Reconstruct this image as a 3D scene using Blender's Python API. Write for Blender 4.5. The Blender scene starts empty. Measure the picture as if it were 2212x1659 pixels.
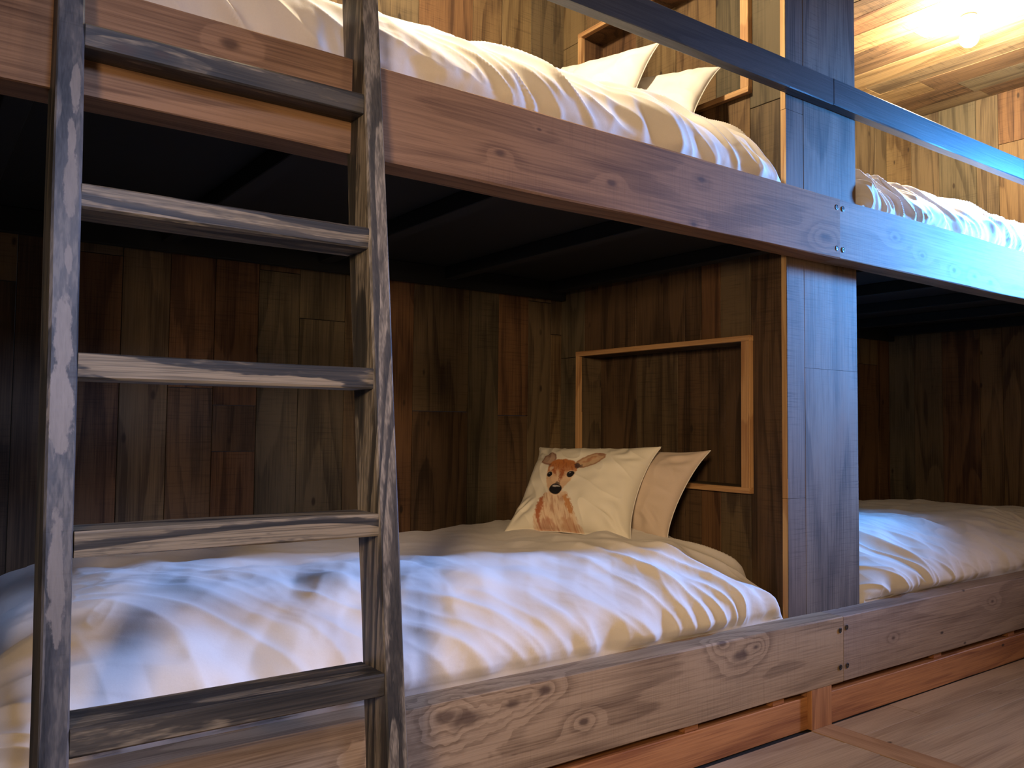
import bpy, math, random
import numpy as np
random.seed(7)
ZO = 0.877                      # height of the eye above the floor
col = bpy.context.scene.collection
PI = math.pi

# ------------------------------------------------------------------ helpers
def empty(name, loc, label, cat, group=None):
    o = bpy.data.objects.new(name, None); col.objects.link(o)
    o.location = (loc[0], loc[1], loc[2] + ZO)
    o.empty_display_size = .05
    tag(o, label, cat, group)
    bpy.context.view_layer.update()
    return o

def tag(o, label=None, cat=None, group=None, kind=None):
    if label: o['label'] = label
    if cat: o['category'] = cat
    if group: o['group'] = group
    if kind: o['kind'] = kind
    return o

def mesh_obj(name, verts, faces, mats, parent=None, origin=None, smooth=False, matidx=None):
    """verts in eye-height coordinates; the origin defaults to the base centre of the piece"""
    V = np.array(verts, dtype=float)
    V[:, 2] += ZO
    if parent is not None:
        org = np.array(parent.matrix_world.translation) if origin is None else np.array(origin) + [0, 0, ZO]
        par_w = np.array(parent.matrix_world.translation)
    else:
        org = np.array([V[:, 0].mean(), V[:, 1].mean(), V[:, 2].min()]) if origin is None else np.array(origin) + [0, 0, ZO]
        par_w = np.zeros(3)
    me = bpy.data.meshes.new(name)
    me.from_pydata([tuple(v) for v in (V - org)], [], faces)
    me.update()
    o = bpy.data.objects.new(name, me); col.objects.link(o)
    if parent is not None:
        o.parent = parent
    o.location = tuple(org - par_w)
    if not isinstance(mats, (list, tuple)): mats = [mats]
    for m in mats: me.materials.append(m)
    if matidx is not None:
        me.polygons.foreach_set('material_index', matidx)
    if smooth:
        me.polygons.foreach_set('use_smooth', [True] * len(me.polygons))
    return o

class MB:
    def __init__(s): s.v = []; s.f = []; s.attr = {}
    def add(s, v, f, **attrs):
        n = len(s.v); s.v += [tuple(x) for x in v]; s.f += [tuple(i + n for i in q) for q in f]
        for k, a in attrs.items(): s.attr.setdefault(k, []); s.attr[k] += [a] * len(v)
    def build(s, name, mat, parent=None, origin=None, smooth=False):
        o = mesh_obj(name, s.v, s.f, mat, parent, origin, smooth)
        for k, a in s.attr.items():
            at = o.data.attributes.new(k, 'FLOAT', 'POINT'); at.data.foreach_set('value', a)
        return o

def board_geo(lo, hi, axis, seg=.06, ch=.003, jit=.0012, seed=0, shift=None):
    """a chamfered board running along axis, its arrises slightly uneven; shift(t)->(dx,dy,dz) bends it"""
    a = 'XYZ'.index(axis); b, c = [i for i in range(3) if i != a]
    rs = np.random.RandomState(seed)
    L = hi[a] - lo[a]; n = max(1, int(L / seg))
    prof = [(lo[b] + ch, lo[c]), (hi[b] - ch, lo[c]), (hi[b], lo[c] + ch), (hi[b], hi[c] - ch),
            (hi[b] - ch, hi[c]), (lo[b] + ch, hi[c]), (lo[b], hi[c] - ch), (lo[b], lo[c] + ch)]
    ph = rs.rand(4, 3) * 6.28
    V = []; F = []
    for i in range(n + 1):
        t = lo[a] + L * i / n
        for k, (p, q) in enumerate(prof):
            e = k // 2
            jb = jit * (math.sin(t * 5.3 + ph[e, 0]) + .45 * math.sin(t * 14 + ph[e, 1]))
            jc = jit * (math.sin(t * 4.1 + ph[e, 2]) + .45 * math.sin(t * 12 + ph[e, 0]))
            x = [0, 0, 0]; x[a] = t; x[b] = p + jb; x[c] = q + jc
            if shift: x = [x[j] + shift(t)[j] for j in range(3)]
            V.append(x)
    flip = (a == 1)
    for i in range(n):
        for k in range(8):
            k2 = (k + 1) % 8
            q = (i * 8 + k, i * 8 + k2, (i + 1) * 8 + k2, (i + 1) * 8 + k)
            F.append(q[::-1] if flip else q)
    F.append(tuple(range(8)) if flip else tuple(range(7, -1, -1)))
    e = [n * 8 + k for k in range(8)]
    F.append(tuple(e[::-1]) if flip else tuple(e))
    return V, F

def board(name, lo, hi, axis, mat, parent=None, **kw):
    V, F = board_geo(lo, hi, axis, **kw)
    return mesh_obj(name, V, F, mat, parent)

def screw(parent, x, y, z, r=.0065, n=14):
    """a countersunk screw head facing the room (-Y) sunk in its hole"""
    V = []; F = []
    rings = [(r * 1.3, -.0006), (r * 1.05, -.0012), (r * .95, -.0002), (r * .45, -.0004), (r * .35, .0012)]
    for rr, d in rings:
        for i in range(n):
            a = 2 * PI * i / n; V.append((x + rr * math.cos(a), y + d, z + rr * math.sin(a)))
    for k in range(len(rings) - 1):
        for i in range(n):
            j = (i + 1) % n; F.append((k * n + i, k * n + j, (k + 1) * n + j, (k + 1) * n + i))
    F.append(tuple((len(rings) - 1) * n + i for i in range(n)))
    return mesh_obj('screw', V, F, M['screw'], parent)

# ------------------------------------------------------------------ node helper
class NT:
    def __init__(s, name):
        s.m = bpy.data.materials.new(name); s.m.use_nodes = True
        s.t = s.m.node_tree; s.t.nodes.clear()
    def n(s, typ, **kw):
        nd = s.t.nodes.new(typ)
        for k, v in kw.items():
            if k.startswith('i_'):
                key = k[2:]
                key = int(key) if key.isdigit() else key.replace('_', ' ')
                s.set(nd.inputs[key], v)
            else: setattr(nd, k, v)
        return nd
    def set(s, sock, v):
        if isinstance(v, bpy.types.NodeSocket): s.t.links.new(v, sock)
        else: sock.default_value = v
    def math(s, op, a, b=0., c=None, clamp=False):
        nd = s.t.nodes.new('ShaderNodeMath'); nd.operation = op; nd.use_clamp = clamp
        s.set(nd.inputs[0], a); s.set(nd.inputs[1], b)
        if c is not None: s.set(nd.inputs[2], c)
        return nd.outputs[0]
    def vmath(s, op, a, b=(0, 0, 0)):
        nd = s.t.nodes.new('ShaderNodeVectorMath'); nd.operation = op
        s.set(nd.inputs[0], a); s.set(nd.inputs[1], b)
        return nd.outputs['Value'] if op in ('LENGTH', 'DOT_PRODUCT', 'DISTANCE') else nd.outputs[0]
    def mix(s, f, a, b, blend='MIX'):
        nd = s.t.nodes.new('ShaderNodeMix'); nd.data_type = 'RGBA'; nd.blend_type = blend; nd.clamp_factor = True
        s.set(nd.inputs[0], f)
        for sock, v in ((nd.inputs[6], a), (nd.inputs[7], b)):
            if not isinstance(v, bpy.types.NodeSocket) and len(v) == 3: v = (*v, 1)
            s.set(sock, v)
        return nd.outputs[2]
    def noise(s, vec, scale, detail=2., rough=.5, dist=0.):
        nd = s.n('ShaderNodeTexNoise'); s.set(nd.inputs['Vector'], vec)
        nd.inputs['Scale'].default_value = scale; nd.inputs['Detail'].default_value = detail
        nd.inputs['Roughness'].default_value = rough; nd.inputs['Distortion'].default_value = dist
        return nd.outputs[0]
    def ramp(s, f, lo, hi, a=0., b=1.):
        nd = s.n('ShaderNodeMapRange', interpolation_type='SMOOTHSTEP'); s.set(nd.inputs[0], f)
        for i, v in ((1, lo), (2, hi), (3, a), (4, b)): s.set(nd.inputs[i], v)
        return nd.outputs[0]
    def out(s, color, rough, height=None, bump=.3, dist=.002, spec=.35, metal=0., **kw):
        p = s.n('ShaderNodeBsdfPrincipled')
        s.set(p.inputs['Base Color'], color if isinstance(color, bpy.types.NodeSocket) else (*color[:3], 1))
        s.set(p.inputs['Roughness'], rough); p.inputs['Specular IOR Level'].default_value = spec
        p.inputs['Metallic'].default_value = metal
        for k, v in kw.items(): s.set(p.inputs[k], v)
        if height is not None:
            b = s.n('ShaderNodeBump'); b.inputs['Strength'].default_value = bump; b.inputs['Distance'].default_value = dist
            s.set(b.inputs['Height'], height); s.t.links.new(b.outputs[0], p.inputs['Normal'])
        o = s.n('ShaderNodeOutputMaterial'); s.t.links.new(p.outputs[0], o.inputs[0])
        return s.m

def wood(name, light, dark, axis='X', K=9., scale=1.6, knots=(), off=(0, 0, 0), rough=.72, saw=0.,
         mott=.5, planks=False, palette=None, ring=.6, tint2=None, spots=.0, worn=None, bump=.35, wornk=None, wspots=()):
    s = NT(name)
    tc = s.n('ShaderNodeTexCoord'); P = tc.outputs['Object']
    if planks:
        at = s.n('ShaderNodeAttribute', attribute_name='seed'); sd = at.outputs['Fac']
        cx = s.n('ShaderNodeCombineXYZ'); s.set(cx.inputs[0], s.math('MULTIPLY', sd, 37.1)); s.set(cx.inputs[1], s.math('MULTIPLY', sd, 91.7)); s.set(cx.inputs[2], s.math('MULTIPLY', sd, 53.3))
        Q = s.vmath('ADD', P, cx.outputs[0])
    else: Q = P
    a = 'XYZ'.index(axis)
    def sc(lg, cr):
        v = [cr] * 3; v[a] = lg; return s.vmath('MULTIPLY', Q, tuple(v))
    n = s.noise(sc(.55, 4.), scale, 1.5, .45)
    fiber = s.noise(sc(4., 230.), 1., 2., .7)
    fib2 = s.noise(sc(1.2, 45.), 1., 3., .6)
    mot = s.noise(sc(1.3, 6.), 1.6, 4., .6)
    kd = None
    kn = s.math('MULTIPLY', s.math('SUBTRACT', s.noise(P, 22., 2.), .5), 1.3) if knots else None
    for (kx, ky, kz, r, *ks) in knots:
        ks = ks[0] if ks else .2
        d = s.vmath('SUBTRACT', P, (kx - off[0], ky - off[1], kz - off[2]))
        st = [1.] * 3; st[a] = .5; 
        d = s.vmath('MULTIPLY', d, tuple(st))
        l = s.math('DIVIDE', s.vmath('LENGTH', d), r)
        l = s.math('ADD', l, kn)
        e = s.math('POWER', 2.718, s.math('MULTIPLY', s.math('MULTIPLY', l, l), -.12))
        n = s.math('ADD', n, s.math('MULTIPLY', e, ks))
        k = s.math('MULTIPLY', s.ramp(l, 1.25, .3), .75)
        kd = k if kd is None else s.math('MAXIMUM', kd, k)
    w = s.math('ADD', s.math('MULTIPLY', n, K), s.math('MULTIPLY', fib2, .35))
    fr = s.math('FRACT', w)
    rg = s.math('MULTIPLY', s.ramp(fr, .35, .85), s.ramp(fr, 1., .92))      # soft rise, sharp fall: late wood
    f = s.math('MULTIPLY', rg, ring)
    f = s.math('ADD', f, s.math('MULTIPLY', s.math('SUBTRACT', fiber, .5), 1.9))
    f = s.math('ADD', f, s.math('MULTIPLY', s.math('SUBTRACT', mot, .5), mott * 2.2))
    f = s.math('ADD', f, .18, clamp=True)
    if palette:
        at2 = s.n('ShaderNodeAttribute', attribute_name='tone')
        def cr(cols):
            r = s.n('ShaderNodeValToRGB'); r.color_ramp.interpolation = 'CONSTANT'
            el = r.color_ramp.elements
            while len(el) < len(cols): el.new(.5)
            for i, c in enumerate(cols): el[i].position = i / len(cols); el[i].color = (*c, 1)
            s.set(r.inputs[0], at2.outputs['Fac']); return r.outputs[0]
        light = cr([c[0] for c in palette]); dark = cr([c[1] for c in palette])
    c = s.mix(f, light, dark)
    if tint2:
        c = s.mix(s.ramp(s.noise(sc(.8, 3.), 1.1, 3.), .45, .68), c, s.mix(f, tint2, dark))
    h = s.math('MULTIPLY', fiber, .8)
    if saw:
        v = [9.] * 3; v[a] = 230.
        sw = s.noise(s.vmath('MULTIPLY', Q, tuple(v)), 1., 2., .5)
        swm = s.ramp(s.noise(sc(1.5, 2.5), 1.3, 2.), .42, .6)
        c = s.mix(s.math('MULTIPLY', s.math('MULTIPLY', s.ramp(sw, .5, .72), swm), saw), c, dark, 'MULTIPLY')
        h = s.math('ADD', h, s.math('MULTIPLY', s.math('MULTIPLY', sw, swm), -.6))
    if spots:
        vo = s.n('ShaderNodeTexVoronoi'); v = [1.] * 3; v[a] = .45
        s.set(vo.inputs['Vector'], s.vmath('MULTIPLY', Q, tuple(v))); vo.inputs['Scale'].default_value = spots
        sp = s.ramp(vo.outputs['Distance'], .12, .05)
        gate = s.ramp(s.n('ShaderNodeSeparateColor', i_0=vo.outputs['Color']).outputs[0], .45, .5)
        c = s.mix(s.math('MULTIPLY', s.math('MULTIPLY', sp, gate), .85), c, (.02, .012, .008))
    if kd is not None:
        c = s.mix(kd, c, (.05, .026, .016))
    if worn:
        wn = s.math('ADD', s.math('MULTIPLY', s.noise(sc(24., 150.), 1., 2., .6), .55), s.math('MULTIPLY', s.noise(sc(*worn['str']), 1., 3., .6), .45))
        m = s.math('ADD', wn, s.math('MULTIPLY', s.math('SUBTRACT', s.math('ADD', s.math('MULTIPLY', fib2, .6), s.math('MULTIPLY', rg, -.3)), .2), worn.get('grain', .5)))
        m = s.ramp(m, worn['lo'], worn['hi'])
        m = s.math('MULTIPLY', m, worn.get('max', 1.))
        c = s.mix(m, c, s.mix(s.ramp(fiber, .38, .6), tuple(x * .45 for x in worn['col']), worn['col']))
    for (px, py, pz, rx, rz) in wspots:
        d = s.vmath('DIVIDE', s.vmath('SUBTRACT', P, (px - off[0], py - off[1], pz - off[2])), (rx, rx * 3, rz))
        l = s.math('ADD', s.vmath('LENGTH', d), s.math('MULTIPLY', s.math('SUBTRACT', s.noise(sc(22., 60.), 1., 4., .65), .5), 1.9))
        c = s.mix(s.math('MULTIPLY', s.ramp(l, 1.05, .8), s.ramp(mot, .25, .6, .45, .95)), c, s.mix(fiber, wornk, tuple(x * .6 for x in wornk)))
    return s.out(c, rough, h, bump, .0015, spec=.3)

M = {}
s = NT('screw metal'); M['screw'] = s.out((.06, .06, .065), .4, metal=.8)
s = NT('white porcelain'); M['socket'] = s.out((.8, .78, .72), .3)

# ------------------------------------------------------------------ main dimensions (metres, z from eye height)
BT = .08                               # beam thickness
LB = (-.762, -.567)                    # lower beam
UB = (.528, .717)                      # upper beam
XJ = 2.345                             # joint of the beams on the post
XP, XQ = 2.187, 2.562                  # post / partition faces
X0, X1 = .05, 4.65                     # inner ends of the two bays
YB = 1.17                              # back wall
ZC = 1.785                             # ceiling
FL = -ZO

# ------------------------------------------------------------------ materials
pal = [((.30, .185, .095), (.105, .055, .028)),     # golden
       ((.235, .165, .10), (.085, .055, .034)),     # grey brown
       ((.27, .14, .07), (.09, .04, .022)),         # russet
       ((.205, .16, .105), (.08, .062, .04)),       # weathered grey
       ((.33, .22, .115), (.13, .075, .036)),       # straw
       ((.185, .11, .062), (.06, .034, .02))]       # dark
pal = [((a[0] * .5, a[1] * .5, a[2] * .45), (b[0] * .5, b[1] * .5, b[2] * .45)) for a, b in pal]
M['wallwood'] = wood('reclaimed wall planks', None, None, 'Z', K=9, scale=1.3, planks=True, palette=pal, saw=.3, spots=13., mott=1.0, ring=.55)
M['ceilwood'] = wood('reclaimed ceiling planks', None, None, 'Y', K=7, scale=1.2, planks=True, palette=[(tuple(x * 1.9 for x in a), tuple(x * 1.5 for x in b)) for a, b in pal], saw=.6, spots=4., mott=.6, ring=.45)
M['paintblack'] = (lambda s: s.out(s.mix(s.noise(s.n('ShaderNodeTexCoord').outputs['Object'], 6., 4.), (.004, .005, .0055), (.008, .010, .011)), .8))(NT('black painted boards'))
M['pine'] = wood('orange pine', (.50, .235, .095), (.24, .09, .035), 'X', K=8, ring=.5, mott=.5, spots=17., rough=.6)
M['pine_up'] = wood('orange pine upright', (.47, .23, .10), (.24, .10, .04), 'Z', K=8, ring=.5, mott=.5, spots=22., rough=.6)
M['edge'] = wood('raw sheathing edge', (.56, .37, .17), (.33, .17, .07), 'Z', K=7, ring=.5, mott=.3, rough=.65)
M['frame_h'] = wood('pale frame wood level', (.52, .31, .14), (.27, .13, .055), 'Y', K=8, ring=.5, mott=.3, rough=.6)
M['frame_v'] = wood('pale frame wood upright', (.52, .31, .14), (.27, .13, .055), 'Z', K=8, ring=.5, mott=.3, rough=.6, knots=((2.165, .215, 0.03, .02),), off=(0, 0, 0))

def floor_mat():
    return wood('pale floor planks', None, None, 'X', K=6, scale=1.1, planks=True,
                palette=[((.50, .40, .30), (.30, .22, .155)), ((.46, .36, .265), (.27, .19, .13)), ((.53, .43, .325), (.33, .245, .175)), ((.43, .345, .27), (.25, .185, .14))],
                ring=.45, mott=.6, spots=13., rough=.5, bump=.15)
M['floor'] = floor_mat()

# ------------------------------------------------------------------ planked surfaces
def planks(name, plane, at, a_seams, z0, z1, mat, thick=.014, facing=-1, joints=None, rs=None, kind='structure', parent=None, hole=None, tones=None, maxlen=1.5, seams_jit=True):
    """plane 'Y': wall at y=at seen along Y, planks upright, a=x.  plane 'X': wall at x=at, a=y.
       'C': ceiling at z=at, a=x, running along y.  'F': floor, a=y, running along x"""
    rs = rs or np.random.RandomState(hash(name) % 1000 if False else sum(map(ord, name)))
    mb = MB()
    for i in range(len(a_seams) - 1):
        a0, a1 = a_seams[i], a_seams[i + 1]
        js = [z0]
        if joints and i in joints: js += list(joints[i])
        else:
            t = z0 + rs.uniform(.3, maxlen)
            while t < z1 - .25: js.append(t); t += rs.uniform(.6, maxlen)
        js.append(z1)
        for k in range(len(js) - 1):
            b0, b1 = js[k], js[k + 1]
            pieces = [(a0, a1, b0, b1)]
            for (h0, h1, g0, g1) in (hole or []):
                new = []
                for (p0, p1, q0, q1) in pieces:
                    if p1 <= h0 or p0 >= h1 or q1 <= g0 or q0 >= g1: new.append((p0, p1, q0, q1)); continue
                    if q0 < g0: new.append((p0, p1, q0, g0))
                    if q1 > g1: new.append((p0, p1, g1, q1))
                    if p0 < h0: new.append((p0, h0, max(q0, g0), min(q1, g1)))
                    if p1 > h1: new.append((h1, p1, max(q0, g0), min(q1, g1)))
                pieces = new
            tone = (tones[i][k % len(tones[i])] if tones and i in tones else rs.randint(0, 6)) / 6 + .05
            seed = rs.rand(); off = rs.uniform(-.0012, .0012)
            for (p0, p1, q0, q1) in pieces:
                g = .0005 if plane == 'F' else .0009
                A = (p0 + g, p1 - g); B = (q0 + g, q1 - g); T = sorted((at + off * 1., at - facing * thick + off))
                c = .0002 if plane == 'F' else .0012
                ax = {'Y': (0, 1, 2), 'X': (1, 0, 2), 'C': (0, 2, 1), 'F': (1, 2, 0)}[plane]  # indices: a, thickness, run
                vis = at + off; back = at - facing * thick
                V = []
                for (aa, tt, bb) in ((A[0], back, B[0]), (A[1], back, B[0]), (A[1], back, B[1]), (A[0], back, B[1]),
                                     (A[0], vis - facing * c, B[0]), (A[1], vis - facing * c, B[0]), (A[1], vis - facing * c, B[1]), (A[0], vis - facing * c, B[1]),
                                     (A[0] + c, vis, B[0] + c), (A[1] - c, vis, B[0] + c), (A[1] - c, vis, B[1] - c), (A[0] + c, vis, B[1] - c)):
                    x = [0, 0, 0]; x[ax[0]] = aa; x[ax[1]] = tt; x[ax[2]] = bb; V.append(x)
                F = [(0, 1, 2, 3), (8, 9, 10, 11)]
                for r0 in (0, 4):
                    for q in range(4):
                        q2 = (q + 1) % 4; F.append((r0 + q, r0 + q2, r0 + 4 + q2, r0 + 4 + q))
                mb.add(V, F, tone=tone, seed=seed)
    o = mb.build(name, mat, parent, origin=(0, 0, -ZO) if parent is None else None)
    # consistent outward normals
    import bmesh
    bm = bmesh.new(); bm.from_mesh(o.data); bmesh.ops.recalc_face_normals(bm, faces=bm.faces); bm.to_mesh(o.data); bm.free()
    if kind and parent is None: o['kind'] = kind
    return o

def seams(lo, hi, wmin, wmax, rs, known=()):
    r = [lo]
    for k in list(known) + [hi]:
        while k - r[-1] > wmax:
            r.append(r[-1] + rs.uniform(wmin, wmax) if k - r[-1] > wmax + wmin else (r[-1] + k) / 2)
        if k - r[-1] > .02: r.append(k)
    return r
R = np.random.RandomState(11)
# back wall: seams read off the photograph in the first bay
bs = seams(X0 - .4, 5.2, .12, .24, R, known=(.05, .25, .52, .79, 1.066, 1.23, 1.317, 1.499, 1.737, 1.875, 2.02, 2.135, 2.2, 2.562, 2.78, 3.05))
bj = {}; bt = {}
for i, a in enumerate(bs[:-1]):
    def near(x): return abs(a - x) < .005
    if near(.25): bt[i] = [5]; bj[i] = [.62]
    if near(.52): bj[i] = [.9]; bt[i] = [1, 4]
    if near(.79): bj[i] = [-.09, .055, .8]; bt[i] = [2, 5, 2, 0]
    if near(1.066): bj[i] = [.35, 1.2]; bt[i] = [3, 3, 0]
    if near(1.499): bj[i] = [.05, 1.15]; bt[i] = [5, 1, 2]
    if near(1.737): bj[i] = [1.0]; bt[i] = [3, 0]
    if near(1.875): bj[i] = [.04, .9]; bt[i] = [5, 2, 4]
    if near(2.02): bj[i] = [.5]; bt[i] = [1, 1]
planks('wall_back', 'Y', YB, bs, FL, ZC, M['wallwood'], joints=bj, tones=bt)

# partition between the bays, with one recess below and one above
NL = (.225, 1.032, -.187, .277)        # lower recess: y0,y1,z0,z1
NU = (.225, 1.032, 1.098, 1.566)
ys = [BT + .02, .217, .34, .423, .497, .734, 1.023, YB]
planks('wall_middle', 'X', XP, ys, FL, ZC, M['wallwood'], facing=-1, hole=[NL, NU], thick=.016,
       joints={0: (.62, 1.03), 1: (.75,), 2: (1.35,), 3: (.55, 1.28), 4: (.8,), 5: (.9,), 6: (1.1,)},
       tones={0: [5, 1, 3, 1], 1: [1, 0], 2: [2, 1], 3: [5, 1, 3], 4: [5, 0], 5: [5, 0], 6: [3, 4]})
planks('wall_middle', 'X', XQ, seams(BT + .02, YB, .14, .24, R), FL, ZC, M['wallwood'], facing=1, thick=.016)
for nm, (y0, y1, z0, z1), jt in (('low', NL, .9), ('up', NU, .9)):
    sm = [y0 - .01, .40, .43, .62, .83, y1 + .01] if nm == 'low' else [y0 - .01, .44, .63, .84, y1 + .01]
    planks('wall_middle', 'X', 2.285, sm, z0 - .01, z1 + .01, M['wallwood'], facing=-1, thick=.01,
           tones={0: [5], 1: [5], 2: [5], 3: [1], 4: [5]} if nm == 'low' else {0: [3], 1: [0], 2: [4], 3: [2]})
    mb = MB()                        # the recess's four linings
    for lo, hi, ax in (((XP - .005, y1, z0 - .016), (2.29, y1 + .016, z1 + .016), 'Z'), ((XP - .005, y0 - .016, z0 - .016), (2.29, y0, z1 + .016), 'Z'),
                       ((XP - .005, y0, z1), (2.29, y1, z1 + .016), 'Y'), ((XP - .005, y0, z0 - .016), (2.29, y1, z0), 'Y')):
        V, F = board_geo(lo, hi, ax, ch=.001, jit=.0002, seed=3)
        mb.add(V, F, tone=(.2 if nm == 'low' else .42), seed=.3 + y0)
    o = mb.build('trim_1' if nm == 'low' else 'trim_2', M['wallwood'], origin=(0, 0, -ZO)); o['kind'] = 'structure'
# end partition of the second bay and the far left one
planks('wall_right', 'X', X1, [BT + .02, .21, .39, .545, .659, .86, 1.02, YB], FL, ZC, M['wallwood'], facing=-1, joints={2: (1.51,), 1: (1.52,), 0: (.9,), 3: (.7,), 4: (.6,), 5: (.8,), 6: (1.0,)},
       tones={0: [1, 4], 1: [3, 1], 2: [0, 2], 3: [0, 1], 4: [2, 3], 5: [1, 1], 6: [3, 4]})
planks('wall_left', 'X', X0, seams(BT + .02, YB, .14, .24, R), FL, ZC, M['wallwood'], facing=1)

# ceiling, floor, outer room
planks('ceiling', 'C', ZC, seams(-1.6, 8.6, .11, .2, R), -3.2, YB + .02, M['ceilwood'], facing=-1, maxlen=2.4)
fs = seams(-3.2, -.0, .17, .2, R)
TH = (2.18, 2.281)
for x0, x1 in ((-1.6, TH[0]), (TH[1], 8.6)):
    planks('floor', 'F', FL, fs, x0, x1, M['floor'], facing=1, maxlen=2.6, thick=.02)
o = board('trim_3', (TH[0], -3.2, FL - .02), (TH[1], 0, FL + .001), 'Y', wood('threshold board', (.47, .31, .19), (.30, .17, .09), 'Y', K=8, ring=.45, rough=.5), ch=.001, jit=.0003)
o['kind'] = 'structure'
# bare sub-floor under the bunks
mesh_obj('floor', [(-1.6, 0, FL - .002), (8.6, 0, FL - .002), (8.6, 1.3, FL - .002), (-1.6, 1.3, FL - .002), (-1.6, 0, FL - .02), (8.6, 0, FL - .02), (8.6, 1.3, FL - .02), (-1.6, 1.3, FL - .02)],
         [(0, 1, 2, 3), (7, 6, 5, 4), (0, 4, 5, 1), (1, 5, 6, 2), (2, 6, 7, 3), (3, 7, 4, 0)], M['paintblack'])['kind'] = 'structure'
def slab(name, lo, hi, mat):
    V, F = board_geo(lo, hi, 'Z', seg=5, ch=.001, jit=0); o = mesh_obj(name, V, F, mat); o['kind'] = 'structure'; return o
# the side of the room behind the viewer and its ends
planks('wall_front', 'Y', -3.2, seams(-1.6, 8.6, .14, .26, R), FL, ZC, M['wallwood'], facing=1)
planks('wall_left', 'X', -1.6, seams(-3.2, 1.17, .14, .26, R), FL, ZC, M['wallwood'], facing=1)
planks('wall_right', 'X', 8.6, seams(-3.2, 1.17, .14, .26, R), FL, ZC, M['wallwood'], facing=-1)

# ------------------------------------------------------------------ post clad in planks, on the end of the partition
post = empty('clad_post', ((XP + XQ) / 2, BT, FL + .12), 'square post clad in grey weathered planks between the two bunk bays', 'post')
pm = wood('grey weathered plank', (.16, .122, .095), (.045, .032, .026), 'Z', K=6, scale=1.3, ring=.4, mott=1.1, saw=.35, spots=7., tint2=(.15, .085, .055), rough=.75)
pm2 = wood('grey weathered plank brown', (.145, .103, .078), (.05, .033, .025), 'Z', K=6, scale=1.3, ring=.3, mott=.7, saw=.5, spots=6., rough=.75)
y0, y1 = BT + .001, BT + .021
for k, (xa, xb, za, zb, mt) in enumerate([(XP - .001, 2.2745, FL + .12, -.2125, pm2), (XP - .001, 2.2745, -.2115, .990, pm2), (XP - .001, 2.2745, .991, ZC, pm2),
                       (2.2755, XQ + .002, FL + .12, .1895, pm), (2.2755, XQ + .002, .1905, ZC, pm)]):
    V, F = board_geo((xa, y0, za), (xb, y1, zb), 'Z', ch=.0012, jit=.0004, seed=20 + k)
    o = mesh_obj('cladding_plank', V, F, [mt, M['edge']], post)
    # raw sawn edge faces the first bay
    if xa < 2.2:
        for p in o.data.polygons:
            if p.normal.x < -.8: p.material_index = 1
board('core', (XP + .02, y1 + .001, FL + .12), (XQ - .02, y1 + .06, ZC), 'Z', M['pine_up'], post, ch=.002, jit=0)

# ------------------------------------------------------------------ long beams
def beam(name, label, x0, x1, z0, z1, mat, seed, screws, group=None):
    e = empty(name, ((x0 + x1) / 2, BT / 2, z0), label, 'beam', group)
    board('timber', (x0, 0, z0), (x1, BT, z1), 'X', mat, e, ch=.003, jit=.0011, seed=seed, seg=.05)
    for sx, sz in screws: screw(e, sx, -.0005, sz)
    return e
def boff(x0, x1, z0): return ((x0 + x1) / 2, BT / 2, z0)
BL0, BR1 = -.2, 5.1
m = wood('brown sawn beam', (.26, .15, .085), (.10, .052, .028), 'X', K=9, scale=1.2, ring=.35, mott=.35, saw=.12, rough=.78, off=boff(BL0, XJ, UB[0]),
         knots=((1.051, 0, .601, .009, .1), (1.383, 0, .593, .008, .1), (1.708, 0, .661, .010, .1), (1.68, 0, .536, .006, .1), (.459, 0, .680, .010, .1), (2.27, 0, .585, .014, .3), (1.16, 0, .677, .004, .02)))
beam('bunk_beam', 'long brown sawn timber beam edging the upper bunk behind the ladder', BL0, XJ - .0008, *UB, m, 1, [(XJ - .018, UB[1] - .03), (XJ - .018, UB[0] + .03)])
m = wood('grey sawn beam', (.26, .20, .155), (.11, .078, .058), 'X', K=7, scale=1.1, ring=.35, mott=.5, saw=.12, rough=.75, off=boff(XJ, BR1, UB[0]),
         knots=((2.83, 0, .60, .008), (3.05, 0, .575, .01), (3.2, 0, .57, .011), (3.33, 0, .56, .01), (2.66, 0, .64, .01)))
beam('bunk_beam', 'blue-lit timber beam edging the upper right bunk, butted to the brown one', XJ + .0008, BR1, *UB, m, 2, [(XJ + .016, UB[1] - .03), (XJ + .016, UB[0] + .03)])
m = wood('knotty grey beam', (.37, .27, .17), (.16, .105, .06), 'X', K=11, scale=1.25, ring=.5, mott=.45, saw=.12, rough=.75, off=boff(BL0, XJ, LB[0]),
         knots=((.985, 0, -.612, .024, .3), (.935, 0, -.60, .015), (1.10, 0, -.605, .012), (1.19, 0, -.59, .012), (1.864, 0, -.612, .018, .2), (1.79, 0, -.57, .010), (1.93, 0, -.60, .008), (.80, 0, -.655, .018), (1.304, 0, -.68, .009)))
beam('bunk_beam', 'knotty grey-brown timber beam in front of the lower left mattress', BL0, XJ - .0008, *LB, m, 3, [(XJ - .018, LB[1] - .04), (XJ - .018, LB[0] + .045)])
m = wood('greyish nailed beam', (.33, .25, .19), (.15, .10, .072), 'X', K=8, scale=1.1, ring=.35, mott=.5, saw=.12, spots=18., rough=.75, off=boff(XJ, BR1, LB[0]),
         knots=((2.62, 0, -.67, .006), (3.3, 0, -.63, .008)))
beam('bunk_beam', 'grey timber beam with nail holes in front of the lower right mattress', XJ + .0008, BR1, *LB, m, 4, [(XJ + .016, LB[1] - .035), (XJ + .018, LB[0] + .045)])

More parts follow.
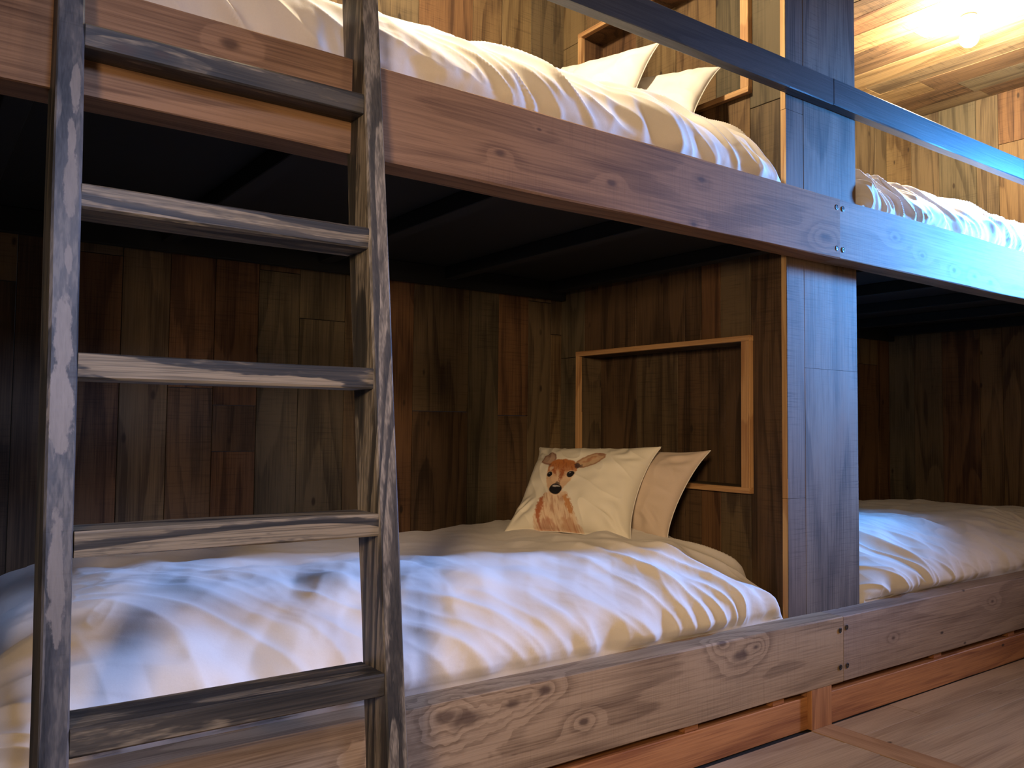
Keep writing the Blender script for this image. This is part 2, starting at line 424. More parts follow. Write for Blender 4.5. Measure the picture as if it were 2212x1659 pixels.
# guard rail (two lengths) on the face of the post
dk = dict(light=(.040, .040, .044), dark=(.016, .017, .020))
m = wood('black stained rail', dk['light'], dk['dark'], 'X', K=9, ring=.4, rough=.5, mott=.4,
         worn=dict(str=(3., 30.), lo=.60, hi=.95, col=(.11, .10, .10), grain=.5, max=.7))
for x0, x1, sd, lb in ((2.151, 2.379, 7, 'short black-stained filler block in the guard rail where it crosses the post'), (-.2, 2.1495, 5, 'black-stained guard rail above the upper left bunk, left of the filler block'), (2.3805, 5.1, 6, 'blue-lit black-stained guard rail running right from the post above the upper right bunk')):
    e = empty('guard_rail', ((x0 + x1) / 2, .06, 1.036), lb, 'rail')
    board('timber', (x0, .040, 1.036), (x1, .0795, 1.122), 'X', m, e, ch=.003, jit=.0008, seed=sd)

# toe boards and foot block
board('toe_board', (-.2, .012, FL + .001), (TH[0] - .001, .05, -.783), 'X', M['pine'], ch=.002, jit=.0006, seed=8)
tag(bpy.data.objects['toe_board'], 'orange pine board on the floor under the lower left beam', 'board')
o = board('toe_board', (TH[1] + .001, .004, FL + .001), (5.1, .05, -.783), 'X', M['pine'], ch=.002, jit=.0006, seed=9)
tag(o, 'orange pine board on the floor under the lower right beam', 'board')
o = board('foot_block', (TH[0], -.001, FL + .0015), (TH[1], .09, LB[0] - .0005), 'Z', M['pine_up'], ch=.002, jit=.0008, seed=10)
tag(o, 'short upright orange pine block carrying the lower beams at their joint', 'block')
for x in (.5, 1.1, 1.66, 2.02, 2.9, 3.45, 4.3):     # packers between toe board and beam, seen as lighter breaks in the dark gap
    o = board('packer', (x, .014, -.7825), (x + .05, .05, LB[0] - .0003), 'X', M['pine'], ch=.001, jit=0)
    tag(o, 'small pine packer in the dark gap above the toe board', 'packer', 'pine packers between toe boards and lower beams')

# ------------------------------------------------------------------ bunk platforms
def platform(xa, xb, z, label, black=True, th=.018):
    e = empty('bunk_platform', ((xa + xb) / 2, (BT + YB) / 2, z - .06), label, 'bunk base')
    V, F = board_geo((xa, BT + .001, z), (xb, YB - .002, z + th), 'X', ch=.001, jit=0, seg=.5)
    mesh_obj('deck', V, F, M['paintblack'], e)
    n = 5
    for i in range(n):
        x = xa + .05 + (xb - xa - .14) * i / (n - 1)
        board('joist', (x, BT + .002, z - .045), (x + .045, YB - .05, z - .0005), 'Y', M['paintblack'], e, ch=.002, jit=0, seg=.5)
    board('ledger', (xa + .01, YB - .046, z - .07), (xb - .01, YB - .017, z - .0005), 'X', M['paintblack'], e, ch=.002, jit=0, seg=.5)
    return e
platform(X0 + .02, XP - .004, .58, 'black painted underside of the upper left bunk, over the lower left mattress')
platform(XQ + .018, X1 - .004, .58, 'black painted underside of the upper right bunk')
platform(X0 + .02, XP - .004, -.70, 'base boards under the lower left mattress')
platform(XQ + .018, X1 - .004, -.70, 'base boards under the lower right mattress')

# ------------------------------------------------------------------ niche frames
for (y0, y1, z0, z1), lb in ((NL, 'pale wood frame around the recess beside the deer pillow'), (NU, 'brightly lit pale wood frame around the recess behind the upper pillows')):
    e = empty('niche_frame', (2.165, (y0 + y1) / 2, z0 - .018), lb, 'frame')
    a, b = 2.165, XP - .0005
    board('frame_board', (a, y0 - .018, z1), (b, y1 + .018, z1 + .018), 'Y', M['frame_h'], e, ch=.001, jit=.0004, seed=1)
    board('frame_board', (a, y0 - .018, z0 - .018), (b, y1 + .018, z0), 'Y', M['frame_h'], e, ch=.001, jit=.0004, seed=2)
    board('frame_board', (a + .0005, y0 - .018, z0 + .0003), (b, y0 + .014, z1 - .0003), 'Z', M['frame_v'], e, ch=.001, jit=.0004, seed=3)
    board('frame_board', (a + .0005, y1, z0 + .0003), (b, y1 + .018, z1 - .0003), 'Z', M['frame_v'], e, ch=.001, jit=.0004, seed=4)

# ------------------------------------------------------------------ ladder
def LP(a, b, z):
    x0, w, g, d, Y0, k, mm, th = .1709, .0388, .4802, .0884, -.1376, .1329, .0076, -.0049
    return (x0 + mm * z + a * math.cos(th) - b * math.sin(th), Y0 + k * z + a * math.sin(th) + b * math.cos(th), z)
W_, G_, D_ = .0388, .4802, .0884
lad = empty('ladder', LP(W_ + G_ / 2, D_ / 2, FL), 'black-stained worn wooden ladder leaning on the upper left bunk', 'ladder')
lo_ = tuple(lad.location); lo_ = (lo_[0], lo_[1], lo_[2] - ZO)
railm = [wood('stained ladder rail', (.058, .060, .068), (.017, .019, .023), 'Z', K=9, ring=.5, rough=.5, mott=.5, off=lo_, saw=.3,
              worn=dict(str=(5., 30.), lo=.44, hi=.66, col=(.20, .185, .17), grain=.6, max=.45), wornk=(.21, .19, .175),
              wspots=((.202, -.069, .513, .007, .045), (.198, -.08, .437, .006, .03), (.198, -.09, .356, .010, .055), (.196, -.105, .24, .005, .02), (.191, -.121, .13, .013, .07), (.188, -.14, .02, .016, .07), (.187, -.166, -.235, .012, .10))),
         wood('stained ladder rail right', (.062, .055, .047), (.018, .018, .018), 'Z', K=10, ring=.6, rough=.5, mott=.5, off=lo_,
              worn=dict(str=(5., 40.), lo=.44, hi=.66, col=(.27, .235, .19), grain=.9, max=.75))]
for a0, mt, sd in ((0, railm[0], 31), (W_ + G_, railm[1], 32)):
    V, F = board_geo((a0, 0, FL), (a0 + W_, D_, 1.0), 'Z', ch=.003, jit=.0007, seed=sd, seg=.05)
    mesh_obj('rail', [LP(*v) for v in V], F, mt, lad)
for i, z in enumerate((.6273, .3627, .1017, -.1571, -.4235)):
    wl = [(.54, .9), (.40, .75), (.26, .60), (.30, .62), (.46, .8)][i]
    knots = {0: ((.27, -.05, .60, .013, .05), (.33, -.05, .605, .008, .05)), 9: ()}.get(i, ())
    mt = wood('worn ladder rung', (.065, .057, .047), (.018, .018, .018), 'X', K=11, scale=1.7, ring=.6, rough=.5, mott=.4, off=lo_, knots=knots,
              worn=dict(str=(4., 40.), lo=wl[0] + .06, hi=wl[1] - .08, col=(.27, .22, .15), grain=1.1, max=.7))
    x0 = LP(W_, 0, z); yb = -.1376 + .1329 * z
    V, F = board_geo((W_ + .0005, 0, -.0389), (W_ + G_ - .0005, D_ + .004, 0), 'X', ch=.003, jit=.0008, seed=40 + i, seg=.04)
    o = mesh_obj('rung', [(x0[0] - W_ + v[0] , yb + v[1] - .0049 * v[0], z + v[2]) for v in V], F, mt, lad)

# ------------------------------------------------------------------ noise for cloth
class Perlin:
    def __init__(s, seed):
        r = np.random.RandomState(seed); s.p = r.permutation(512); a = r.rand(512) * 2 * PI; s.g = np.stack([np.cos(a), np.sin(a)], 1)
    def __call__(s, x, y):
        xi = np.floor(x).astype(int); yi = np.floor(y).astype(int); fx = x - xi; fy = y - yi
        def g(ix, iy, dx, dy):
            h = s.p[(s.p[ix & 511] + iy) & 511]; v = s.g[h]; return v[..., 0] * dx + v[..., 1] * dy
        u = fx ** 3 * (fx * (fx * 6 - 15) + 10); v = fy ** 3 * (fy * (fy * 6 - 15) + 10)
        n0 = g(xi, yi, fx, fy) * (1 - u) + g(xi + 1, yi, fx - 1, fy) * u
        n1 = g(xi, yi + 1, fx, fy - 1) * (1 - u) + g(xi + 1, yi + 1, fx - 1, fy - 1) * u
        return (n0 * (1 - v) + n1 * v) * 1.5
def crumple(x, y, seed, cell):
    """distance to the nearest of scattered points: flat facets meeting in creases, as in slept-on cotton"""
    r = np.random.RandomState(seed); T = r.rand(64, 64, 2)
    X = x / cell; Y = y / cell; xi = np.floor(X).astype(int); yi = np.floor(Y).astype(int)
    d1 = np.full(X.shape, 9.)
    for i in (-1, 0, 1):
        for j in (-1, 0, 1):
            t = T[(xi + i) & 63, (yi + j) & 63]
            d1 = np.minimum(d1, np.hypot(xi + i + t[..., 0] - X, yi + j + t[..., 1] - Y))
    return d1
def sm(x, a, b):
    t = np.clip((x - a) / (b - a), 0, 1); return t * t * (3 - 2 * t)

def cloth_mat(name, c, fine=1.):
    s = NT(name); P = s.n('ShaderNodeTexCoord').outputs['Object']
    wv = s.noise(P, 420., 2., .6)
    h = s.math('MULTIPLY', wv, .05)
    h = s.math('ADD', h, s.math('MULTIPLY', s.noise(P, 18., 3., .55), .5 * fine))
    col_ = s.mix(s.noise(P, 300., 2.), c, tuple(x * .93 for x in c))
    return s.out(col_, .85, h, .5, .005, spec=.2, **{'Sheen Weight': .15})
M['duvet'] = cloth_mat('white cotton duvet', (.74, .70, .66))
M['pillow_plain'] = cloth_mat('plain cotton pillowcase', (.60, .49, .40), .35)
M['pillow_white'] = cloth_mat('white cotton pillowcase', (.76, .73, .68), .35)

def duvet(name, label, x0, x1, zb, H, seed, style, y0=BT + .003, y1=YB - .02, rf=.40, rend=.34, NX=560, NY=320):
    pn = [Perlin(seed * 10 + i) for i in range(6)]
    # non-uniform sampling: denser towards the rounded edges
    def samp(n, L, ra, rb):
        t = np.linspace(0, 1, n); k = .13
        return L * (t - k * np.sin(2 * PI * t) / 1.0 * 1.0)
    xs = x0 + samp(NX, x1 - x0, rend, rend); ys_ = y0 + samp(NY, y1 - y0, rf, .15)
    tt = np.linspace(0, 1, 60)
    X, Y = np.meshgrid(xs, ys_, indexing='ij')
    def rise(d, r, p): 
        u = np.clip(d / r, 0, 1); return (1 - (1 - u) ** p) ** (1 / p)
    f = rise(Y - y0, rf, 2.3) * rise(y1 - Y, .16, 2.4) * rise(X - x0, rend * 1.1, 2.4) * rise(x1 - X, rend, 2.4)
    crown = 1 - .09 * np.clip((Y - y0 - .35) / .7, 0, 1)
    Z = zb + H * f * crown
    # surface coordinates for folds: s along, t climbing the front
    t = (Y - y0) + .55 * H * f; s_ = X
    wx = pn[0](s_ * 1.7, t * 2.2) * .13; wy = pn[1](s_ * 1.7 + 9, t * 2.2) * .13
    ang = style['ang']; ca, sa = math.cos(ang), math.sin(ang)
    p = (s_ + wx) * ca + (t + wy) * sa; q = -(s_ + wx) * sa + (t + wy) * ca
    def ridge(n, sharp=1.6): return np.clip(1 - np.abs(n) * 2.3, 0, 1) ** sharp
    env = sm(t, style['top'], .04) * (0.35 + .9 * sm(pn[2](s_ * 1.3 + 3, t * .8), -.25, .35)) + .06
    d = style['A'] * env * (ridge(pn[3](p * style['f'], q * style['f'] * .22)) - .25)
    d += style['A'] * .5 * env * (ridge(pn[4](p * style['f'] * 2.3 + 5, q * style['f'] * .5)) - .2)
    # puckers gathered where the cloth is tucked behind the beam
    d += style['P'] * sm(t, .30, .02) * (ridge(pn[5](s_ * style['pf'] + t * 2., t * 2.5)) - .3)
    # fine criss-cross creases
    cx = s_ + pn[2](s_ * 4, t * 4) * .06; cy = t + pn[3](s_ * 4 + 7, t * 4) * .06
    d += .002 * ridge(pn[4](cx * 7 + cy * 5, cy * 9 - cx * 3), 3.) * (sm(pn[0](s_ * 2.2, t * 2.2), -.2, .35))
    d += .0012 * ridge(pn[5](cx * 11 - cy * 8, cy * 6 + cx * 9), 4.) * (sm(pn[1](s_ * 2.5, t * 2.5), -.2, .35))
    wa = s_ + pn[2](s_ * 5, t * 5) * .05; wb = t + pn[3](s_ * 5 + 7, t * 5) * .05
    mk = .35 + .65 * sm(pn[0](s_ * 2. + 4, t * 2.), -.3, .2)
    d += .007 * mk * (crumple(wa * 1.1, wb * .9, seed, .17) - .4)
    rr = np.random.RandomState(seed + 50)
    for i in range(11):          # straight creases in many directions, each only in patches
        th = rr.uniform(0, PI); lam = rr.uniform(.10, .30); ph = rr.rand()
        w_ = (s_ * math.cos(th) + t * math.sin(th)) / lam + ph + .35 * pn[i % 6](s_ * 2.4 + i, t * 2.4)
        gate = sm(pn[(i + 2) % 6](s_ * 2.6 + 3.7 * i, t * 2.6 + 1.9 * i), .02, .30)
        d += lam * .034 * gate * (np.abs((w_ % 1.) - .5) * 2 - .5)
    d += .010 * pn[0](s_ * 3.1, t * 3.7) * (.3 + .7 * sm(t, 1.0, .3)) + .014 * pn[1](s_ * 1.2, t * 1.6)
    # push along the normals
    dZx = np.gradient(Z, axis=0) / np.gradient(X, axis=0); dZy = np.gradient(Z, axis=1) / np.gradient(Y, axis=1)
    n = np.stack([-np.clip(dZx, -6, 6), -np.clip(dZy, -6, 6), np.ones_like(Z)], -1); n /= np.linalg.norm(n, axis=-1, keepdims=True)
    edge = sm(f, .0, .22)[..., None]
    bulge = (.035 * np.sin(np.clip((Z - zb) / H, 0, 1) * PI) * sm(Y, y0 + .12, y0))[..., None] * np.array([0, -1., 0])
    if style.get('nobulge'): bulge *= 0
    Pn = np.stack([X, Y, Z], -1) + n * (d[..., None]) * edge + bulge * edge
    Pn[..., 1] = np.maximum(Pn[..., 1], y0 - style.get('over', .0)) if style.get('nobulge') else Pn[..., 1]
    lowm = Pn[..., 2] < zb + .024
    Pn[..., 1] = np.where(lowm, np.clip(Pn[..., 1], y0, y1), Pn[..., 1])
    Pn[..., 0] = np.clip(Pn[..., 0], x0 - .008, x1 + .008)
    V = Pn.reshape(-1, 3).tolist()
    F = []
    for i in range(NX - 1):
        b = i * NY
        for j in range(NY - 1): F.append((b + j, b + NY + j, b + NY + j + 1, b + j + 1))
    # close the underside: a skirt down to the platform and a bottom
    per = [i * NY for i in range(NX)] + [(NX - 1) * NY + j for j in range(1, NY)] + [i * NY + NY - 1 for i in range(NX - 2, -1, -1)] + [j for j in range(NY - 2, 0, -1)]
    b0 = len(V)
    drop = style['drop']
    for k in per:
        v = V[k]; V.append((min(max(v[0], x0 + .004), x1 - .004), min(max(v[1], BT + .004), y1), zb - drop))
    L = len(per)
    for k in range(L):
        k2 = (k + 1) % L; F.append((per[k], b0 + k, b0 + k2, per[k2]))
    F.append(tuple(b0 + k for k in range(L - 1, -1, -1)))
    o = mesh_obj(name, V, F, M['duvet'], smooth=True)
    tag(o, label, 'duvet', 'white duvets on the bunks')
    return o
low = dict(ang=.80, f=4.6, A=.026, P=.008, pf=5., top=.66, drop=.09)
up = dict(ang=.95, f=5.5, A=.026, P=.006, pf=7., top=.8, drop=.10)
upR = dict(ang=.55, f=9., A=.020, P=.008, pf=11., top=.8, drop=.10)
duvet('duvet', 'creased white duvet on the lower left bunk, under the deer pillow', X0 + .075, XP - .012, -.585, .25, 3, low)
duvet('duvet', 'creased white duvet on the lower right bunk, right of the post', XQ + .02, X1 - .02, -.585, .225, 5, dict(low, f=5., ang=.6, A=.02))
duvet('duvet', 'creased white duvet on the upper left bunk, under two white pillows', X0 + .05, XP - .012, .705, .285, 8, up, rend=.16)
duvet('duvet', 'gathered white duvet on the upper right bunk under the blue rail', XQ + .02, X1 - .02, .705, .27, 9, upR, rend=.06)

# ------------------------------------------------------------------ pillows
def paint_deer(zx, zy):
    """colours of the printed fawn, worked out on the pillow front"""
    pn = [Perlin(70 + i) for i in range(5)]
    n1 = pn[0](zx / 34, zy / 34); n2 = pn[1](zx / 13, zy / 13); n3 = pn[2](zx / 90, zy / 90); st = pn[3](zx / 16, zy / 80)
    C = np.ones(zx.shape + (3,)) * np.array([.74, .70, .60])
    def sdf(poly):
        P = np.array(poly, float); d = np.full(zx.shape, 1e9); ins = np.zeros(zx.shape, bool)
        for i in range(len(P)):
            a, b = P[i], P[(i + 1) % len(P)]; e = b - a
            wx, wy = zx - a[0], zy - a[1]
            t = np.clip((wx * e[0] + wy * e[1]) / (e @ e), 0, 1)
            d = np.minimum(d, np.hypot(wx - e[0] * t, wy - e[1] * t))
            c = (a[1] > zy) != (b[1] > zy)
            with np.errstate(divide='ignore', invalid='ignore'):
                xi = a[0] + (zy - a[1]) * e[0] / (e[1] if e[1] else 1e-9)
            ins ^= c & (zx < xi)
        return np.where(ins, -d, d)
    def lay(mask, c):
        nonlocal C
        m = np.clip(mask, 0, 1)[..., None]; C = C * (1 - m) + np.array(c) * m
    def inside(s, soft=8, w=6): return sm(s + n1 * w + n2 * w * .6, soft, -soft)
    def ell(cx, cy, rx, ry, ang=0.):
        dx, dy = zx - cx, zy - cy; c, s_ = math.cos(ang), math.sin(ang)
        return np.hypot((dx * c + dy * s_) / rx, (-dx * s_ + dy * c) / ry)
    # chest and neck
    ch = sdf([(570, 770), (525, 775), (470, 850), (410, 930), (365, 1000), (370, 1090), (860, 1120), (815, 1010), (785, 880), (750, 790), (700, 760)])
    lay(inside(ch, 14, 14) * .75, (.62, .42, .27))
    lay(inside(ch, 14, 14) * sm(st, .05, .5) * .6, (.42, .20, .12))
    lay(inside(ch, 10, 10) * sm(st, -.1, -.55) * .6, (.72, .58, .42))
    lay(sm(ell(460, 900, 36, 120, .38) + n1 * .4 + n2 * .3, 1.1, .6) * .9, (.36, .10, .035))
    lay(sm(ell(765, 895, 34, 100, -.28) + n1 * .4 + n2 * .3, 1.1, .6) * .8, (.44, .17, .035))
    lay(sm(ell(480, 1030, 110, 50, 0) + n1 * .6, 1.1, .5) * .55, (.38, .16, .10))
    lay(sm(ell(720, 1050, 100, 60, 0) + n1 * .6, 1.1, .5) * .5, (.42, .19, .09))
    lay(sm(ell(600, 880, 22, 110, .08) + n1 * .5, 1.1, .4) * .45, (.36, .19, .12))
    # ears
    le = sdf([(483, 430), (495, 370), (520, 310), (560, 290), (615, 300), (655, 335), (668, 395), (650, 440), (615, 480), (575, 475), (530, 460)])
    lay(inside(le, 6, 4), (.45, .30, .22)); lay(inside(le, 6, 4) * sm(le, -28, -4) * .85, (.22, .10, .07))
    lay(sm(ell(575, 375, 52, 48) + n1 * .5, 1.1, .4) * .7, (.47, .33, .25)); lay(sm(ell(580, 350, 40, 28) + n2 * .8, 1., .3) * .5, (.36, .12, .08))
    re = sdf([(862, 470), (880, 430), (935, 380), (1000, 340), (1075, 315), (1140, 315), (1172, 340), (1160, 385), (1110, 440), (1050, 485), (960, 505), (890, 520)])
    lay(inside(re, 6, 4), (.56, .38, .24)); lay(inside(re, 6, 4) * sm(re, -24, -3) * .75, (.30, .13, .07))
    lay(sm(ell(1130, 345, 50, 26, .4) + n1 * .4, 1.1, .4) * .7, (.26, .11, .07))
    lay(sm(ell(1010, 400, 90, 26, -.5) + n1 * .5, 1.1, .4) * .65, (.42, .17, .08))
    lay(sm(ell(1020, 455, 70, 20, -.35) + n1 * .5, 1.1, .4) * .5, (.66, .50, .33))
    # head
    hd = sdf([(575, 500), (600, 455), (670, 412), (780, 408), (860, 430), (885, 500), (880, 545), (855, 590), (825, 630), (765, 705), (720, 760), (700, 800), (640, 808), (592, 795), (560, 730), (543, 650), (550, 570)])
    hm = inside(hd, 7, 5)
    lay(hm, (.64, .44, .29))
    lay(hm * sm(zy + n1 * 40 + n2 * 25, 640, 520) * .95, (.42, .155, .05))
    lay(hm * sm(ell(720, 450, 150, 55) + n1 * .4, 1.1, .4) * .7, (.46, .16, .045))
    lay(hm * sm(ell(725, 590, 26, 100, .42) + n2 * .5, 1.1, .5) * .85, (.30, .085, .03))
    lay(hm * sm(ell(640, 550, 18, 60, -.5) + n2 * .5, 1.1, .5) * .8, (.30, .09, .035))
    lay(hm * sm(st + n2 * .5, .15, .6) * sm(zy, 640, 560) * .6, (.25, .075, .03))
    lay(hm * sm(ell(610, 520, 34, 22, -.2) + n1 * .3, 1.1, .5) * .7, (.70, .56, .42))
    lay(hm * sm(ell(680, 600, 12, 80, .12) + n2 * .5, 1.1, .4) * .6, (.68, .52, .38))
    lay(sm(ell(890, 490, 34, 46, .3) + n1 * .5 + n2 * .3, 1.1, .6) * .92, (.05, .03, .035))
    lay(sm(ell(590, 480, 26, 14, -.6) + n2 * .5, 1.1, .5) * .7, (.12, .05, .04))
    # eyes, nose
    for ex, ey, rx, ry, a in ((586, 580, 33, 29, .1), (815, 594, 44, 28, -.5)):
        lay(sm(ell(ex, ey, rx * 1.35, ry * 1.45, a), 1.05, .8) * .5, (.68, .52, .38))
        lay(sm(ell(ex, ey, rx, ry, a), 1.08, .92), (.012, .011, .014))
        lay(sm(ell(ex - 4, ey - ry * .45, rx * .3, ry * .16, a), 1.3, .6) * .5, (.5, .5, .55))
    lay(sm(ell(672, 690, 26, 26) + n2 * .3, 1.1, .6) * .8, (.05, .035, .04))
    lay(sm(ell(648, 748, 70, 54, .05), 1.05, .95), (.012, .011, .014))
    lay(sm(ell(655, 722, 46, 11, .1) + n2 * .25, 1.15, .7) * .75, (.62, .58, .58))
    lay(sm(np.abs(ell(648, 752, 76, 60, .05) - 1), .05, .0) * sm(zy, 740, 790) * .6, (.78, .72, .66))
    return C

def pillow(name, label, TL, TR, BR, BL, th, mat, seed, N=90, deer=False, ears=.10, sag=.10):
    TL, TR, BR, BL = map(np.array, (TL, TR, BR, BL))
    if deer: N = 240
    pn = [Perlin(seed * 7 + i) for i in range(4)]
    g = np.linspace(-1, 1, N); U, Vv = np.meshgrid(g, g, indexing='ij')
    # edges drawn in between the corners
    k = sag
    u = U * (1 - k * (1 - Vv ** 2) * np.abs(U) ** 1.0); v = Vv * (1 - k * (1 - U ** 2))
    ear = 1 + .045 * np.abs(U * Vv) ** 6; u = u * ear; v = v * ear
    a = ((u + 1) / 2)[..., None]; b = ((v + 1) / 2)[..., None]
    P = (BL * (1 - a) + BR * a) * (1 - b) + (TL * (1 - a) + TR * a) * b
    nrm = np.cross((TL + TR - BL - BR), (TR + BR - TL - BL)); nrm = nrm / np.linalg.norm(nrm)
    if nrm[0] > 0: nrm = -nrm                       # the front looks to the left of the bay
    prof = (np.clip(1 - np.abs(U) ** 2.6, 0, 1) * np.clip(1 - np.abs(Vv) ** 2.6, 0, 1)) ** .48
    wr = pn[0](U * 1.6, Vv * 1.6) * .009 + pn[1](U * 4, Vv * 4) * .003
    r_ = np.hypot(U, Vv); ang = np.arctan2(Vv, U)
    rid = np.clip(1 - np.abs(pn[2](U * 2.4 + Vv * 1.5, Vv * 1.2 - U) * 2.4), 0, 1) ** 2.2
    corner = sm(np.abs(U * Vv), .25, .7)
    wr = wr + rid * .0025 + corner * .012 * np.sin(ang * 26 + pn[3](U * 2, Vv * 2) * 4) * (1 - np.maximum(np.abs(U), np.abs(Vv))) * 2.5
    front = P + nrm * (th * prof + wr * np.minimum(prof * 1.6, 1))[..., None]
    back = P - nrm * (th * .35 * prof)[..., None]
    V = np.concatenate([front.reshape(-1, 3), back.reshape(-1, 3)]); n2 = N * N
    idx = lambda i, j: i * N + j
    F = []
    for i in range(N - 1):
        for j in range(N - 1):
            q = (idx(i, j), idx(i + 1, j), idx(i + 1, j + 1), idx(i, j + 1)); F.append(q)
            F.append(tuple(n2 + x for x in q[::-1]))
    per = [(i, 0) for i in range(N)] + [(N - 1, j) for j in range(1, N)] + [(i, N - 1) for i in range(N - 2, -1, -1)] + [(0, j) for j in range(N - 2, 0, -1)]
    L = len(per)
    for q in range(L):
        a_, b_ = idx(*per[q]), idx(*per[(q + 1) % L]); F.append((a_, n2 + a_, n2 + b_, b_))
    e = empty(name, tuple((BL + BR) / 2), label, 'pillow')
    o = mesh_obj('cover', V.tolist(), F, mat, e, smooth=True)
    import bmesh
    bm = bmesh.new(); bm.from_mesh(o.data); bmesh.ops.remove_doubles(bm, verts=bm.verts, dist=1e-5) if not deer else None
    bmesh.ops.recalc_face_normals(bm, faces=bm.faces); bm.to_mesh(o.data); bm.free()
    if deer:
        # place of every front vertex in the drawing
        c = {'TL': (418, 140), 'TR': (1592, 130), 'BR': (1285, 1140), 'BL': (50, 985)}
        A = (U + 1) / 2; B = (Vv + 1) / 2
        Z = [(c['BL'][i] * (1 - A) + c['BR'][i] * A) * (1 - B) + (c['TL'][i] * (1 - A) + c['TR'][i] * A) * B for i in (0, 1)]
        C = paint_deer(Z[0], Z[1]).reshape(-1, 3)
        full = np.ones((2 * n2, 4)); full[:n2, :3] = C; full[n2:, :3] = (.74, .70, .60)
        at = o.data.color_attributes.new('print', 'FLOAT_COLOR', 'POINT'); at.data.foreach_set('color', full.ravel())
    # seam piping along the rim
    mb = MB(); rr = .0016; pts = [P[i, j] for i, j in per[::max(1, N // 45)]]; n = len(pts); 
    VV = []; FF = []
    cen = P.mean(axis=(0, 1))
    for i, p_ in enumerate(pts):
        t = pts[(i + 1) % n] - pts[i - 1]; t /= np.linalg.norm(t) + 1e-9
        s1 = np.cross(t, nrm); s1 /= np.linalg.norm(s1) + 1e-9
        for q in range(6):
            an = q * PI / 3; VV.append(tuple(p_ + (s1 * math.cos(an) + nrm * math.sin(an)) * rr))
    for i in range(n):
        for q in range(6):
            a_, b_ = i * 6 + q, i * 6 + (q + 1) % 6; c_, d_ = ((i + 1) % n) * 6 + q, ((i + 1) % n) * 6 + (q + 1) % 6
            FF.append((a_, b_, d_, c_))
    mesh_obj('piping', VV, FF, M['pillow_white'], e, smooth=True)
    return e
s = NT('deer print cotton'); at = s.n('ShaderNodeVertexColor', layer_name='print')
P_ = s.n('ShaderNodeTexCoord').outputs['Object']
M['deer'] = s.out(at.outputs[0], .8, s.noise(P_, 700., 2.), .25, .001, spec=.2)
pillow('pillow', 'white square pillow printed with a fawn on the lower left bunk', (1.90, .928, -.083), (2.04, .478, -.070), (1.80, .365, -.352), (1.638, .78, -.352), .080, M['deer'], 3, deer=True, sag=.11)
pillow('pillow', 'plain beige pillow leaning behind the fawn-printed pillow', (2.10, .83, -.085), (2.145, .36, -.080), (1.93, .34, -.352), (1.88, .80, -.35), .070, M['pillow_plain'], 5, sag=.10)
pillow('pillow', 'white pillow with a piped edge on the upper bunk, left one of the pair', (1.99, .93, 1.355), (2.055, .5, 1.311), (1.875, .47, .965), (1.80, .90, .965), .062, M['pillow_white'], 8, sag=.09)
pillow('pillow', 'white pillow on the upper bunk, right one of the pair beside the recess', (2.13, .73, 1.27), (2.135, .3, 1.18), (1.965, .27, .95), (1.97, .70, .955), .055, M['pillow_white'], 11, sag=.07)

# ------------------------------------------------------------------ ceiling bulbs
def bulb(x, y, label, W=110.):
    e = empty('ceiling_lamp', (x, y, ZC - .13), label, 'lamp')
    def lathe(nm, prof, mat, n=28):
        V = []; F = []
        for r, z in prof:
            for i in range(n):
                a = 2 * PI * i / n; V.append((x + r * math.cos(a), y + r * math.sin(a), z))
        for k in range(len(prof) - 1):
            for i in range(n):
                j = (i + 1) % n; F.append((k * n + i, k * n + j, (k + 1) * n + j, (k + 1) * n + i))
        return mesh_obj(nm, V, F, mat, e, smooth=True)
    lathe('socket', [(.0005, ZC - .001), (.032, ZC - .001), (.032, ZC - .01), (.025, ZC - .016), (.019, ZC - .022), (.019, ZC - .05), (.0005, ZC - .05)], M['socket'])
    s = NT('lit bulb glass'); em = s.n('ShaderNodeEmission'); em.inputs[0].default_value = (1., .82, .55, 1); em.inputs[1].default_value = W / (4 * PI * PI * .036 ** 2)
    o = s.n('ShaderNodeOutputMaterial'); s.t.links.new(em.outputs[0], o.inputs[0])
    c = ZC - .095; prof = [(.014, ZC - .05), (.018, ZC - .06)]
    for i in range(14):
        a = .5 + (PI - .5) * i / 13; prof.append((max(.0005, .038 * math.sin(a)), c - .006 + .038 * math.cos(a)))
    lathe('bulb', prof, s.m)
    return e
bulb(3.66, .22, 'glowing warm bulb on the plank ceiling above the upper right bunk', 150)
bulb(1.10, .30, 'glowing warm bulb on the ceiling above the upper left bunk', 85)

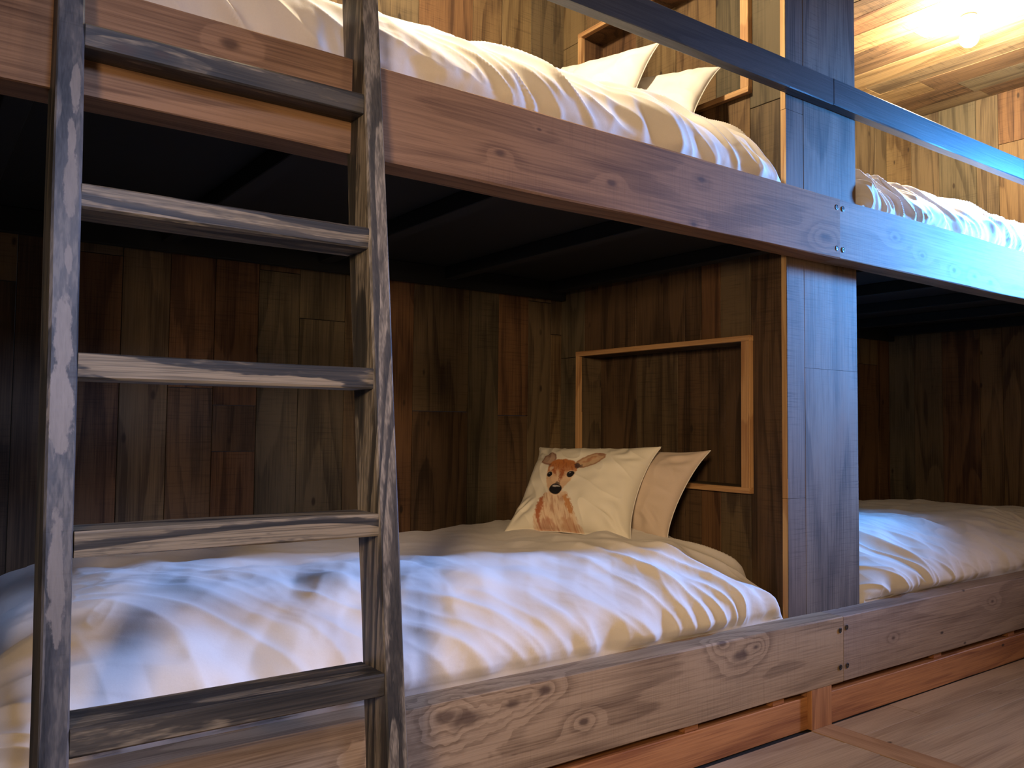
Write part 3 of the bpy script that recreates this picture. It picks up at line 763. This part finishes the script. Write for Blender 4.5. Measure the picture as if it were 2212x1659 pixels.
# ------------------------------------------------------------------ window light and added fill lights
def area(name, loc, target, size, W, colr, spread=180.):
    l = bpy.data.lights.new(name, 'AREA'); l.shape = 'RECTANGLE'; l.size, l.size_y = size; l.energy = W; l.color = colr; l.spread = math.radians(spread)
    o = bpy.data.objects.new(name, l); col.objects.link(o)
    from mathutils import Vector
    a = Vector((loc[0], loc[1], loc[2] + ZO)); b = Vector((target[0], target[1], target[2] + ZO))
    o.location = a; o.rotation_euler = (b - a).to_track_quat('-Z', 'Y').to_euler()
    return o
area('blue_window_light', (4.6, -.72, .95), (3.2, .28, .62), (.25, .30), 72, (.06, .36, 1.), 60)
area('far_window_light', (8.2, -2.05, 1.25), (.8, -.10, -.35), (.5, .6), 9.5, (.80, .72, 1.), 28)
area('blue_fill_light', (.35, -2.6, 1.35), (.15, -.1, -.05), (.4, .4), 4.5, (.40, .55, 1.), 44)  # added bluish fill aimed at the ladder's left rail
area('warm_fill_left', (-.9, -2.1, .6), (1.9, .7, -.2), (.35, .35), 7.5, (1., .68, .38), 56)  # added warm fill from behind the viewer, aimed at the lower pillows
area('warm_fill_overhead', (1.7, -2.1, 1.68), (1.9, -.6, -.4), (.3, .3), 13, (1., .70, .42))  # unseen warm fill added to lift the floor and bunk fronts
w = bpy.data.worlds.new('world'); bpy.context.scene.world = w; w.use_nodes = True
w.node_tree.nodes['Background'].inputs[0].default_value = (.5, .55, .7, 1); w.node_tree.nodes['Background'].inputs[1].default_value = .02

# ------------------------------------------------------------------ camera
from mathutils import Matrix
yaw, pitch, roll, f = math.radians(36.02045), math.radians(2.83622), math.radians(.60751), 1820.74
fw = np.array([math.sin(yaw) * math.cos(pitch), math.cos(yaw) * math.cos(pitch), math.sin(pitch)])
r = np.array([math.cos(yaw), -math.sin(yaw), 0]); u = np.cross(r, fw)
r2 = r * math.cos(roll) + u * math.sin(roll); u2 = -r * math.sin(roll) + u * math.cos(roll)
cam = bpy.data.cameras.new('camera'); co = bpy.data.objects.new('camera', cam); col.objects.link(co)
cam.sensor_fit = 'HORIZONTAL'; cam.sensor_width = 36.; cam.lens = f / 2212 * 36; cam.clip_start = .05
mm = Matrix(((r2[0], u2[0], -fw[0], 0), (r2[1], u2[1], -fw[1], -1.5), (r2[2], u2[2], -fw[2], ZO), (0, 0, 0, 1)))
co.matrix_world = mm
sc = bpy.context.scene; sc.camera = co
sc.view_settings.view_transform = 'Standard'; sc.view_settings.look = 'None'; sc.view_settings.gamma = 1; sc.view_settings.use_curve_mapping = False
sc.view_settings.exposure = -.15
sc.cycles.max_bounces = 6; sc.cycles.diffuse_bounces = 3; sc.cycles.glossy_bounces = 2; sc.cycles.adaptive_threshold = .06
